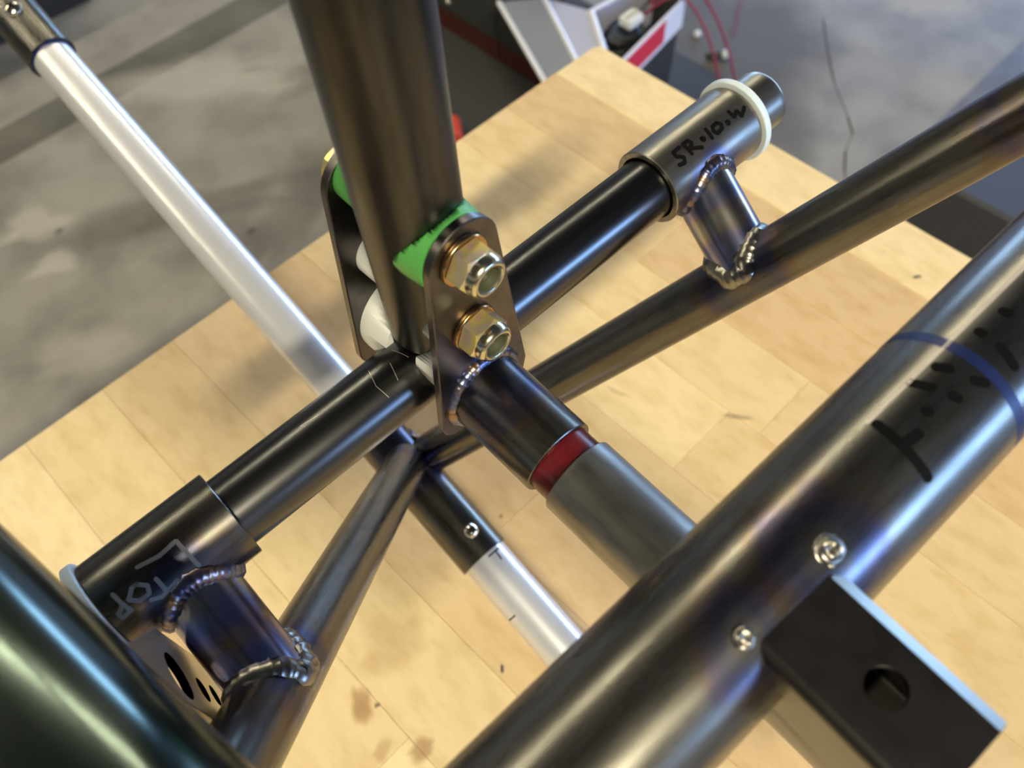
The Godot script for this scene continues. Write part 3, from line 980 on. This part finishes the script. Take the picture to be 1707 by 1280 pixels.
func build_frame() -> void:
	var o := thing("welded_frame", "welded steel tube frame with a V of tubes, two sleeves and a rod socket", "frame", W(108, -470, -210))
	var rt := 11.9
	var node := on(ROD, ROD_D, 387)
	var sl := on(SH_A, SH_D, -25)       # stub root on the left sleeve axis
	var sr := on(SH_A, SH_D, 219)
	var jl := Vector3(-14.0, -277.5, -102.5)
	var jr := Vector3(219.8, -271.5, -96.3)
	hot = [[node + Vector3(0, 12, 0), 10.0, 18.0], [jl, 12.0, 18.0], [jr, 12.0, 15.0], [sl + Vector3(0, -5, 12), 12.0, 14.0], [sr + Vector3(-3, -5, 12), 12.0, 9.0], [on(FR_A, FR_AD, 330), 4.0, 14.0]]
	part("frame_tube", tube(on(FR_A, FR_AD, -4), on(FR_A, FR_AD, 345), rt, rt - 1.6), M.scale, o)
	part("frame_tube", tube(on(FR_B, FR_BD, 5), on(FR_B, FR_BD, 295), rt, rt - 1.6), M.scale, o)
	# sleeves on the shaft
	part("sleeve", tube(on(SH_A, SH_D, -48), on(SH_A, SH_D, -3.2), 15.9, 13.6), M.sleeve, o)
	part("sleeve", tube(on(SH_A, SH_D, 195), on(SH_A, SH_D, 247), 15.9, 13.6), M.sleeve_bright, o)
	# stubs: from just inside the sleeve wall down into the tubes
	var dl := (jl - sl).normalized()
	var dr := (jr - sr).normalized()
	part("stub_tube", fishmouth(sl, jl, 12.7, SH_A, SH_D, 15.2), M.stub, o)
	part("stub_tube", fishmouth(sr, jr, 12.7, SH_A, SH_D, 15.2), M.stub, o)
	for e in [[sl, dl], [sr, dr]]:
		part("weld_bead", bead(seam(e[0], e[1], 11.3, SH_A, SH_D, 14.7), 4.0, 1.9, true, 0, 13.75), M.weld, o)
	part("weld_bead", bead(seam(jl, -dl, 11.2, FR_B, FR_BD, rt - 1.5), 4.4, 2.2, true, 1), M.weld, o)
	part("weld_bead", bead(seam(jr, -dr, 11.2, FR_A, FR_AD, rt - 1.5), 4.4, 2.2, true, 1), M.weld, o)
	# socket that takes the aluminium rod
	part("rod_socket", tube(on(ROD, ROD_D, 345), on(ROD, ROD_D, 452.4), 15.3, 13.7), M.scale, o)
	part("weld_bead", bead(seam(on(FR_A, FR_AD, 40), -FR_AD, rt + 0.2, ROD, ROD_D, 15.3), 1.8, 2.0, true, 1), M.weld, o)
	part("weld_bead", bead(seam(on(FR_B, FR_BD, 60), -FR_BD, rt + 0.2, ROD, ROD_D, 15.3), 1.8, 2.0, true, 0), M.weld, o)
	# marker on the sleeves
	var mk := []
	for s in [[[207.6, 103], [203.8, 104], [203.5, 111], [206, 118], [205, 125], [202.2, 123]], [[210, 121], [209.5, 103], [212.6, 103], [213.1, 109], [210.8, 114], [215.5, 123]], [[217.8, 113], [218.8, 113], [218.8, 116], [217.8, 116], [217.8, 113]], [[222.3, 106], [221.9, 121]], [[228.0, 108], [229.4, 113], [228.6, 119], [225.4, 121], [224.4, 115], [225.4, 109], [228.0, 108]], [[232.0, 116], [232.8, 116], [232.8, 119], [232.0, 119]], [[236.2, 106], [236.3, 117], [239.4, 112], [239.6, 123], [243.2, 115]]]:
		mk.append(s.map(func(p): return Vector2(p[0], p[1])))
	part("marker_writing", inks(SH_A, SH_D, 15.9, mk, 1.75), M.ink_black, o, "black handwritten marker letters and digits")
	mk = []
	for s in [[[-33.1, 105], [-26.5, 110], [-20.3, 108], [-19.9, 145]], [[-31.1, 127], [-31.1, 145]], [[-35.8, 142], [-33.2, 147], [-27, 143]], [[-36, 119], [-34, 127], [-35, 135], [-38.2, 135], [-40.3, 127], [-37.6, 119], [-36, 119]], [[-42.6, 112], [-42.2, 127], [-44.8, 132], [-44.6, 138], [-41.6, 137], [-42.2, 128]]]:
		mk.append(s.map(func(p): return Vector2(p[0], p[1])))
	part("pen_writing", inks(SH_A, SH_D, 15.9, mk, 1.35), M.ink_silver, o, "silver handwritten pen letters")

	# white bushings in the sleeve mouths
	for e in [[-51.6, -48.05, "white plastic flange bushing on the outer mouth of the left sleeve"], [247.05, 250.6, "pale plastic flange bushing at the outer mouth of the upper right sleeve"]]:
		var b := thing("flange_bushing", e[2], "bushing", vw(on(SH_A, SH_D, e[0])))
		var t0: float = e[0]
		var t1: float = e[1]
		var c := 0.5
		part("flange", lathe(SH_A, SH_D, [PackedVector2Array([Vector2(t0, 12.8), Vector2(t0, 18.0 - c), Vector2(t0 + c * 0.4, 18.0 - c * 0.3), Vector2(t0 + c, 18.0), Vector2(t1 - c, 18.0), Vector2(t1, 18.0 - c), Vector2(t1, 12.8), Vector2(t0, 12.8)])], 72), M.flange, b)
		var i0 := t1 if t0 < 0 else t0 - 20.0
		part("barrel", lathe(SH_A, SH_D, [PackedVector2Array([Vector2(i0, 13.5), Vector2(i0 + 20.0, 13.5), Vector2(i0 + 20.0, 12.8), Vector2(i0, 12.8), Vector2(i0, 13.5)])], 48), M.flange, b)
	# the shaft itself
	var s := thing("pivot_shaft", "long black steel pivot shaft running through both sleeves", "shaft", vw(on(SH_A, SH_D, 110)))
	hot = []
	part("bar", lathe(SH_A, SH_D, [PackedVector2Array([Vector2(-59, 10.0), Vector2(-58, 12.0), Vector2(-56.6, 12.7), Vector2(248, 12.7)]), PackedVector2Array([Vector2(-59, 0), Vector2(-59, 10)])], 64, heat, 3.0), M.oxide, s)
	part("scratch", inks(SH_A, SH_D, 12.7, [[Vector2(59, 75), Vector2(57, 105), Vector2(58, 130)], [Vector2(66, 88), Vector2(64, 118)], [Vector2(70, 70), Vector2(72, 100)], [Vector2(30, 80), Vector2(36, 84)]], 0.14), M.pale_stroke, s)
	part("bare_end", lathe(SH_A, SH_D, [PackedVector2Array([Vector2(248, 12.7), Vector2(266, 12.7), Vector2(267.2, 12.2), Vector2(268, 11.2)]), PackedVector2Array([Vector2(268, 11.2), Vector2(268, 0)])], 64, heat, 2.0), M.sleeve_bright, s, "bare bright steel end")

# a short length of square tube welded under the cross tube: rounded corners, hollow, drilled through its upper wall
func square_tube(base: Vector3) -> CSGCombiner3D:
	var root := CSGCombiner3D.new()
	root.name = "drilled_tab"
	var x0 := 62.4
	var x1 := 87.6
	var y1 := -173.2
	var y0 := y1 - 25.8
	for e in [[0.0, 2.6, CSGShape3D.OPERATION_UNION, 0.0], [1.9, 1.2, CSGShape3D.OPERATION_SUBTRACTION, 1.0]]:
		var p := CSGPolygon3D.new()
		var q := PackedVector2Array()
		var i: float = e[0]
		var rr: float = e[1]
		if e[3] < 0.5: q.append_array(PackedVector2Array([Vector2(x1, y1 - 1.9) * 0.001, Vector2(x1 - 0.25, y1 - 1.5) * 0.001, Vector2(x1 - 2.7, y1 - 0.08) * 0.001, Vector2(x1 - 3.0, y1) * 0.001]))
		for c in [[x1 - i - rr, y1 - i - rr, 0], [x0 + i + rr, y1 - i - rr, 90], [x0 + i + rr, y0 + i + rr, 180], [x1 - i - rr, y0 + i + rr, 270]]:
			if e[3] < 0.5 and c[2] == 0: continue   # this corner is bevelled to catch the window light
			for k in 9: q.append((Vector2(c[0], c[1]) + Vector2.from_angle(deg_to_rad(c[2] + k * 11.25)) * rr) * 0.001)
		p.polygon = q
		p.depth = 0.0405 + 0.002 * e[3]
		p.smooth_faces = false
		p.operation = e[2]
		p.material = M.plate
		p.position = vw(Vector3(0, 0, 38.4 + e[3])) - base
		root.add_child(p, true)
	var c := cyl(4.3, 12, Vector3(75.4, y1, 19.8), Vector3.UP, CSGShape3D.OPERATION_SUBTRACTION)
	c.material = M.plate
	c.position -= base
	root.add_child(c, true)
	var strip := MeshInstance3D.new()  # bright strip laid on the bevel to carry the window glint
	strip.name = "glint_edge"
	strip.mesh = panel([Vector3(x1 - 2.95, y1 + 0.02, -1), Vector3(x1 - 2.95, y1 + 0.02, 38.3), Vector3(x1 - 0.15, y1 - 1.6, 38.3), Vector3(x1 - 0.15, y1 - 1.6, -1)], 0.16)
	strip.material_override = M.glint_steel
	strip.position = -base
	strip.set_meta("label", "bright strip added for the glint on the edge")
	root.add_child(strip, true)
	var turn := Basis(Vector3.UP, -0.085) * Basis(Vector3.BACK, 0.07)
	var piv := vw(Vector3(75, y1, 8)) - base
	root.transform = Transform3D(turn, piv - turn * piv)
	return root

func vw(p: Vector3) -> Vector3:
	return W(p.x, p.y, p.z)


# ======================================================== the near tubes
func build_rails() -> void:
	# big cross tube with a drilled tab
	var o := thing("cross_tube", "thick steel cross tube at lower right with blue marker ring and drilled tab", "tube", vw(BAR))
	var w1 := on(BAR, BAR_D, 64) + Vector3(0, 17, 6)
	var w2 := on(BAR, BAR_D, 37.7) + Vector3(0, 17, 6)
	hot = [[w1, 4.0, 16.0], [w2, 3.0, 12.0]]
	part("barrel", tube(on(BAR, BAR_D, -30), on(BAR, BAR_D, 330), 19.05, 17.0, true, 72, 2.5), M.bar, o)
	o.add_child(square_tube(o.position), true)
	for e in [[w1, 3.6, 30], [w2, 2.2, 20]]:   # tacks laid in a small swirl
		var nn := Vector3(0, 0.94, 0.34)
		var ee := nn.cross(BAR_D.normalized())
		var sw := PackedVector3Array()
		for k in int(e[2]):
			var rr: float = e[1] * (0.15 + 0.85 * k / float(e[2]))
			var c: Vector3 = e[0]
			sw.append(c + (BAR_D.normalized() * cos(k * 0.62) + ee * sin(k * 0.62)) * rr + nn * (1.5 - 0.11 * rr * rr))
		part("weld_bead", bead(sw, 1.25, 1.6, false, 1), M.weld, o)
	part("weld_bead", bead(PackedVector3Array([w1 + Vector3(1, -3.5, 5), w1.lerp(w2, 0.3) + Vector3(0, -4, 5), w1.lerp(w2, 0.6) + Vector3(0, -4, 5), w2 + Vector3(-1, -3.5, 5)]), 1.6, 1.8, false, 0), M.weld, o)
	var ring := []
	for k in 37: ring.append(Vector2(123.7, -10.0 + k * 5.0))
	part("blue_ring", inks(BAR, BAR_D, 19.05, [ring], 3.0), M.ink_blue, o, "blue marker ring round the tube")
	var mk := []
	for s in [[[95.8, 76], [95.2, 95], [94.5, 123]], [[95.4, 97], [100, 99]], [[109.7, 73], [111.2, 84]], [[116.7, 77], [118.0, 84]], [[130.9, 81], [130.9, 83]], [[130.7, 98], [129.4, 113]], [[112.8, 98], [113.2, 101]], [[119.4, 101], [121, 107]], [[139.2, 83], [139.6, 86]], [[105.5, 93], [105.9, 94]], [[146, 90], [146.4, 100]]]:
		mk.append(s.map(func(p): return Vector2(p[0], p[1])))
	part("marker_ticks", inks(BAR, BAR_D, 19.05, mk, 2.5), M.ink_black, o, "black marker ticks and dots")
	part("pale_line", inks(BAR, BAR_D, 19.05, [[Vector2(95, 71), Vector2(180, 71.5)]], 0.9), M.pale_stroke, o, "pale line along the tube")  # one thin pale line drawn along the barrel

	# green-grey side rail in the foreground with its drilled hanger
	hot = []
	var h := thing("side_rail", "thick green-grey tube across the lower left corner, nearest the camera", "tube", vw(RAIL))
	part("barrel", tube(on(RAIL, RAIL_D, -160), on(RAIL, RAIL_D, 230), 22.2, 20.0, true, 80, 4.0), M.rail, h)
	var pl := PackedVector2Array([Vector2(102.5, -190), Vector2(102.5, -322), Vector2(132, -322), Vector2(129, -241), Vector2(107, -196), Vector2(105, -190)])
	part("drilled_hanger", plate_mesh(Vector3(-50.0, 0, -1.6), Vector3(0.163, 0, -0.9866), Vector3(0, 1, 0), pl, 2.4, [[Vector2(112.6, -241.3), 7.6], [Vector2(114.0, -263), 4.2], [Vector2(115.4, -276), 3.8]], 0.2), M.bright_plate, h, "flat bright metal hanger strip with a large and two small holes")


# ======================================================== clevis, post, bolts and the red joint
func cyl(rad: float, height: float, at: Vector3, dir: Vector3, op := CSGShape3D.OPERATION_UNION) -> CSGCylinder3D:
	var c := CSGCylinder3D.new()
	c.radius = rad * 0.001
	c.height = height * 0.001
	c.sides = 64
	c.smooth_faces = true
	c.operation = op
	var fr := frame_of(dir)
	c.transform = Transform3D(Basis(fr[1], fr[0], -fr[2]), vw(at))
	return c

func spacer(called: String, label: String, m: Material, adds: Array, cuts: Array) -> void:
	var o := CSGCombiner3D.new()
	o.name = numbered(called)
	for c in adds + cuts:
		c.material = m
		o.add_child(c, true)
	add_child(o, true)
	tag(o, label, "spacer")

func build_linkage() -> void:
	var zr := -124.0    # outer face of the right plate
	var zl := -172.0
	var ub := Vector3(96.5, -181.5, 0)
	var lb := Vector3(97.2, -213.5, 0)
	# plate outline in (x, y)
	var ol := arcs([[Vector2(97.4, -182.2), 13.0, 5, 174], [Vector2(88.0, -257.5), 8.6, 172, 262], [Vector2(112.0, -258.5), 7.2, 282, 322]])
	ol.append(Vector2(119.8, -254.0))
	var o := thing("clevis_bracket", "welded clevis of two tapered steel plates with a short stub tube", "bracket", W(98, -266, -148))
	hot = [[Vector3(DEE.x, DEE.y, DEE.z), 13.0, 20.0]]
	var fr := part("side_plate", plate_mesh(Vector3(0, 0, zr - 3.2), Vector3.RIGHT, Vector3.UP, ol, 3.2, [[Vector2(ub.x, ub.y), 4.2], [Vector2(lb.x, lb.y), 4.2]], 0.35, heat), M.plate, o)
	part("side_plate", plate_mesh(Vector3(0, 0, zl), Vector3.RIGHT, Vector3.UP, ol, 3.2, [[Vector2(ub.x, ub.y), 4.2], [Vector2(lb.x, lb.y), 4.2]], 0.35, heat), M.plate, o)
	var dend := on(DEE, DEE_D, 37.4)
	part("stub_tube", tube(on(DEE, DEE_D, -1.0), dend, 14.3, 12.75, true, 72, 0.9), M.scale, o)
	var ringp := PackedVector3Array()
	for k in 150:
		var a := TAU * k / 150
		ringp.append(DEE + Vector3(cos(a) * 13.9, sin(a) * 13.9, -0.4))
	part("weld_bead", bead(ringp, 3.0, 1.9, true, 0), M.weld, o, "blue and silver rippled weld bead")
	# red insert and the grey tube it joins
	var ins := thing("red_insert", "dark red ribbed coupling ring between the stub and the grey tube", "coupling", vw(on(DEE, DEE_D, 40)))
	var rp := PackedVector2Array([Vector2(20, 9), Vector2(20, 12.6)])
	for k in 30: rp.append(Vector2(21 + k, 12.62 + 0.08 * (k % 2)))
	rp.append_array(PackedVector2Array([Vector2(52, 12.6), Vector2(52, 9), Vector2(20, 9)]))
	part("ring", lathe(DEE, DEE_D, [rp], 64), M.red_insert, ins)
	hot = []
	var g := thing("grey_tube", "bare grey steel tube past the red ring, passing under the cross tube", "tube", vw(on(DEE, DEE_D, 120)))
	part("barrel", tube(on(DEE, DEE_D, 45.6), on(DEE, DEE_D, 330), 14.3, 12.75, true, 64, 3.0), M.bare, g)
	# upright post
	var p := thing("upright_post", "thick upright steel tube standing between the clevis plates", "tube", vw(on(POST, POST_D, -124)))
	part("barrel", tube(on(POST, POST_D, -124.5), on(POST, POST_D, 240), 15.25, 13.5, true, 64, 3.0), M.post, p)
	part("seam_line", inks(POST, POST_D, 15.25, [[Vector2(-105, 118), Vector2(-60, 121), Vector2(0, 119), Vector2(40, 120)]], 0.35), M.ink_black, p, "thin dark scratch down the tube")
	# bolts, washers and lock nuts
	for e in [[ub, "upper", 8.5], [lb, "lower", 8.3]]:
		var c: Vector3 = e[0]
		var q := Vector3(c.x, c.y, zr)
		var bt := thing("bolt", "steel bolt through the %s holes of the clevis plates" % e[1], "bolt", vw(Vector3(c.x, c.y, -148)))
		part("shank", lathe(q, Vector3(0, 0, 1), [PackedVector2Array([Vector2(-49, 3.9), Vector2(7.4, 3.9), Vector2(8.0, 3.3)]), PackedVector2Array([Vector2(8.0, 3.3), Vector2(7.7, 0)])], 32), M.bolt, bt)
		part("head", nut_mesh(Vector3(c.x, c.y, zl - 1.6), Vector3(0, 0, -1), 12.7, 5.2, 0.0, 10.0), M.zinc, bt)
		for s in [[zr, 1.0, "gold washer under the %s lock nut" % e[1]], [zl, -1.0, "gold washer under the %s bolt head on the left plate" % e[1]]]:
			var z0: float = s[0]
			var k: float = s[1]
			var prof := PackedVector2Array([Vector2(0.02, 4.1), Vector2(0.02, e[2] - 0.3), Vector2(0.3, e[2]), Vector2(1.3, e[2]), Vector2(1.6, e[2] - 0.35), Vector2(1.6, 4.1)])
			var ws := solo("washer", lathe(Vector3(c.x, c.y, z0), Vector3(0, 0, k), [PackedVector2Array([prof[0], prof[1]]), PackedVector2Array([prof[1], prof[2], prof[3], prof[4]]), PackedVector2Array([prof[4], prof[5]])], 56), M.washer, s[2], "washer", "washers on the clevis")
		var nt := thing("lock_nut", "gold zinc %s lock nut with nylon insert on the right plate" % e[1], "nut", vw(Vector3(c.x, c.y, zr + 1.6)), "lock nuts on the right plate")
		var z2 := Vector3(c.x, c.y, zr + 1.6)
		part("hex_body", nut_mesh(z2, Vector3(0, 0, 1), 13.7, 6.6, 4.6, 0.0 if e[1] == "upper" else 8.0), M.zinc, nt)
		part("collar", lathe(z2, Vector3(0, 0, 1), [PackedVector2Array([Vector2(6.0, 6.75), Vector2(6.8, 6.7), Vector2(7.8, 6.6), Vector2(8.7, 6.35), Vector2(9.4, 5.85), Vector2(9.75, 5.3), Vector2(9.75, 4.85), Vector2(9.4, 4.5)])], 48), M.zinc_bright, nt)
		part("nylon_insert", lathe(z2, Vector3(0, 0, 1), [PackedVector2Array([Vector2(9.4, 4.55), Vector2(9.2, 3.8), Vector2(5.0, 3.7)])], 40), M.nylon, nt)
	# printed spacers: cut to the post and the shaft
	var pc := func(): return cyl(15.3, 400, POST, POST_D, CSGShape3D.OPERATION_SUBTRACTION)
	var sc := func(): return cyl(12.75, 400, on(SH_A, SH_D, 90), SH_D, CSGShape3D.OPERATION_SUBTRACTION)
	var hole := func(c: Vector3): return cyl(3.95, 200, Vector3(c.x, c.y, -148), Vector3(0, 0, 1), CSGShape3D.OPERATION_SUBTRACTION)
	var zi := zr - 3.25
	var li := zl + 3.25
	spacer("white_spacer", "white plastic spacer between the right clevis plate and the shaft", M.white, [cyl(15.5, 14, Vector3(100.2, -240.5, zi - 7), Vector3(0, 0, 1)), cyl(13.0, 14, Vector3(101.0, -251.0, zi - 7), Vector3(0, 0, 1)), cyl(9.5, 14, Vector3(96.5, -218.0, zi - 7), Vector3(0, 0, 1))], [pc.call(), sc.call(), hole.call(lb)])
	spacer("white_spacer", "white plastic spacer against the left clevis plate behind the upright tube", M.white, [cyl(18.2, 14, Vector3(100.2, -246.5, li + 7), Vector3(0, 0, 1)), cyl(9.5, 14, Vector3(97.5, -213.0, li + 7), Vector3(0, 0, 1))], [pc.call(), sc.call(), hole.call(lb)])
	for e in [[zi, -1.0, "green plastic saddle spacer under the upper right lock nut plate"], [li, 1.0, "green plastic saddle spacer between left plate and upright tube"]]:
		var cone := CSGMesh3D.new()
		var cm := CylinderMesh.new()
		cm.top_radius = 0.0142 if e[1] < 0.0 else 0.0098
		cm.bottom_radius = 0.0129 if e[1] < 0.0 else 0.0092
		cm.height = 0.013
		cm.radial_segments = 64
		cone.mesh = cm
		var zdir := Vector3(0, 0, e[1])
		var ff := frame_of(zdir)
		cone.transform = Transform3D(Basis(ff[1], ff[0], -ff[2]), W(96.8, -182.0 if e[1] < 0.0 else -178.5, e[0] + e[1] * 6.5))
		spacer("green_spacer", e[2], M.green, [cone], [pc.call(), hole.call(ub)])

# a hexagon prism with the corners turned down at the free end
func nut_mesh(at: Vector3, dir: Vector3, af: float, h: float, bore: float, turn: float) -> ArrayMesh:
	var fr := frame_of(dir)
	var st := SurfaceTool.new()
	st.begin(Mesh.PRIMITIVE_TRIANGLES)
	var R := af / sqrt(3.0)
	var per := 8
	var n := 6 * per
	var rad := func(k: int) -> float:
		var a := TAU * k / n
		var m := fposmod(a, PI / 3) - PI / 6
		return af * 0.5 / cos(m)
	var pos := func(k: int, r: float, z: float) -> Vector3:
		var a := TAU * k / n + deg_to_rad(turn)
		var q: Vector3 = at + Vector3(cos(a), sin(a), 0) * r + dir * z
		return vw(q)
	var tri := func(a: Vector3, b: Vector3, c: Vector3, nn: Vector3):
		var q := [a, b, c]
		if (b - a).cross(c - a).dot(nn) > 0.0: q = [a, c, b]
		for p in q:
			st.set_normal(nn)
			st.add_vertex(p)
	for k in n:
		var face := int(k / per)
		var am := TAU * (face + 0.5) / 6.0 + deg_to_rad(turn)
		var nn := Vector3(cos(am), sin(am), 0)
		var r0: float = rad.call(k)
		var r1: float = rad.call(k + 1)
		if (k + 1) % per == 0: r1 = R
		if k % per == 0: r0 = R
		# the chamfer cone starts lower at the corners
		var z0: float = h - (r0 - af * 0.5) * 0.75 - 0.25
		var z1: float = h - (r1 - af * 0.5) * 0.75 - 0.25
		var b0: Vector3 = pos.call(k, r0, 0.15)
		var b1: Vector3 = pos.call(k + 1, r1, 0.15)
		var t0: Vector3 = pos.call(k, r0, z0)
		var t1: Vector3 = pos.call(k + 1, r1, z1)
		tri.call(b0, b1, t1, nn)
		tri.call(b0, t1, t0, nn)
		var c0: Vector3 = pos.call(k, af * 0.48, h)
		var c1: Vector3 = pos.call(k + 1, af * 0.48, h)
		var a2 := TAU * (k + 0.5) / n + deg_to_rad(turn)
		var nc := (Vector3(cos(a2), sin(a2), 0) * 0.6 + dir * 0.8).normalized()
		tri.call(t0, t1, c1, nc)
		tri.call(t0, c1, c0, nc)
		var i0: Vector3 = pos.call(k, bore, h)
		var i1: Vector3 = pos.call(k + 1, bore, h)
		tri.call(c0, c1, i1, dir)
		if bore > 0.0: tri.call(c0, i1, i0, dir)
	return st.commit()


# ======================================================== aluminium rod, its far clamp and the screws
func screw_head(o: Node3D, a: Vector3, d: Vector3, rad: float, t: float, deg: float, size: float) -> void:
	var fr := frame_of(d)
	var ang := deg_to_rad(deg)
	var n: Vector3 = fr[1] * cos(ang) + fr[2] * sin(ang)
	var c: Vector3 = a + fr[0] * t + n * (rad - 0.2)
	var f2 := frame_of(n)
	var root := CSGCombiner3D.new()
	root.name = "screw_head"
	var dome := CSGSphere3D.new()
	dome.radius = size * 1.25 * 0.001
	dome.radial_segments = 40
	dome.rings = 24
	dome.material = M.chrome
	dome.position = Vector3(0, -size * 0.00055, 0)
	root.add_child(dome)
	var keep := CSGCylinder3D.new()
	keep.radius = size * 0.001
	keep.height = size * 0.0014
	keep.sides = 40
	keep.position = Vector3(0, size * 0.0007, 0)
	keep.operation = CSGShape3D.OPERATION_INTERSECTION
	keep.material = M.chrome
	root.add_child(keep)
	for k in 2:
		var b := CSGBox3D.new()
		b.size = Vector3(size * 0.00105 if k == 0 else size * 0.0003, size * 0.0009, size * 0.0003 if k == 0 else size * 0.00105)
		b.position = Vector3(0, size * 0.00075, 0)
		b.rotation.y = 0.5
		b.operation = CSGShape3D.OPERATION_SUBTRACTION
		b.material = M.dark_hole
		root.add_child(b)
	o.add_child(root, true)
	root.transform = Transform3D(Basis(f2[1], f2[0], -f2[2]), vw(c) - o.position)

func build_rod() -> void:
	var o := thing("aluminium_rod", "long bright aluminium rod sloping from upper left into the frame socket", "rod", vw(on(ROD, ROD_D, 270)))
	part("bar", lathe(ROD, ROD_D, [PackedVector2Array([Vector2(-20, 13.6), Vector2(560, 13.6)]), PackedVector2Array([Vector2(560, 13.6), Vector2(560, 0)]), PackedVector2Array([Vector2(-20, 0), Vector2(-20, 13.6)])], 72), M.aluminium, o)
	var mk := [[Vector2(488, 140), Vector2(488, 168)], [Vector2(454.5, 60), Vector2(454.5, 92)], [Vector2(455, 72), Vector2(460, 74)]]
	part("marker_ticks", inks(ROD, ROD_D, 13.6, mk, 0.9), M.ink_black, o, "black marker ticks")
	var c := thing("end_clamp", "dark steel end sleeve with a cross-head screw at the upper left", "sleeve", vw(on(ROD, ROD_D, -30)))
	hot = []
	part("barrel", tube(on(ROD, ROD_D, -120), on(ROD, ROD_D, 15.5), 16.2, 14.4, true, 64, 3.0), M.sleeve, c)
	part("liner", lathe(ROD, ROD_D, [PackedVector2Array([Vector2(0, 14.4), Vector2(16.2, 14.4), Vector2(17.0, 14.2), Vector2(17.0, 13.62), Vector2(0, 13.62)])], 64), M.ink_blue, c)
	screw_head(c, ROD, ROD_D, 16.2, -18, 98, 6.0)
	# the screw that clamps the rod in the socket
	var fr := get_node("welded_frame")
	screw_head(fr, ROD, ROD_D, 15.3, 437.3, 87, 4.2)
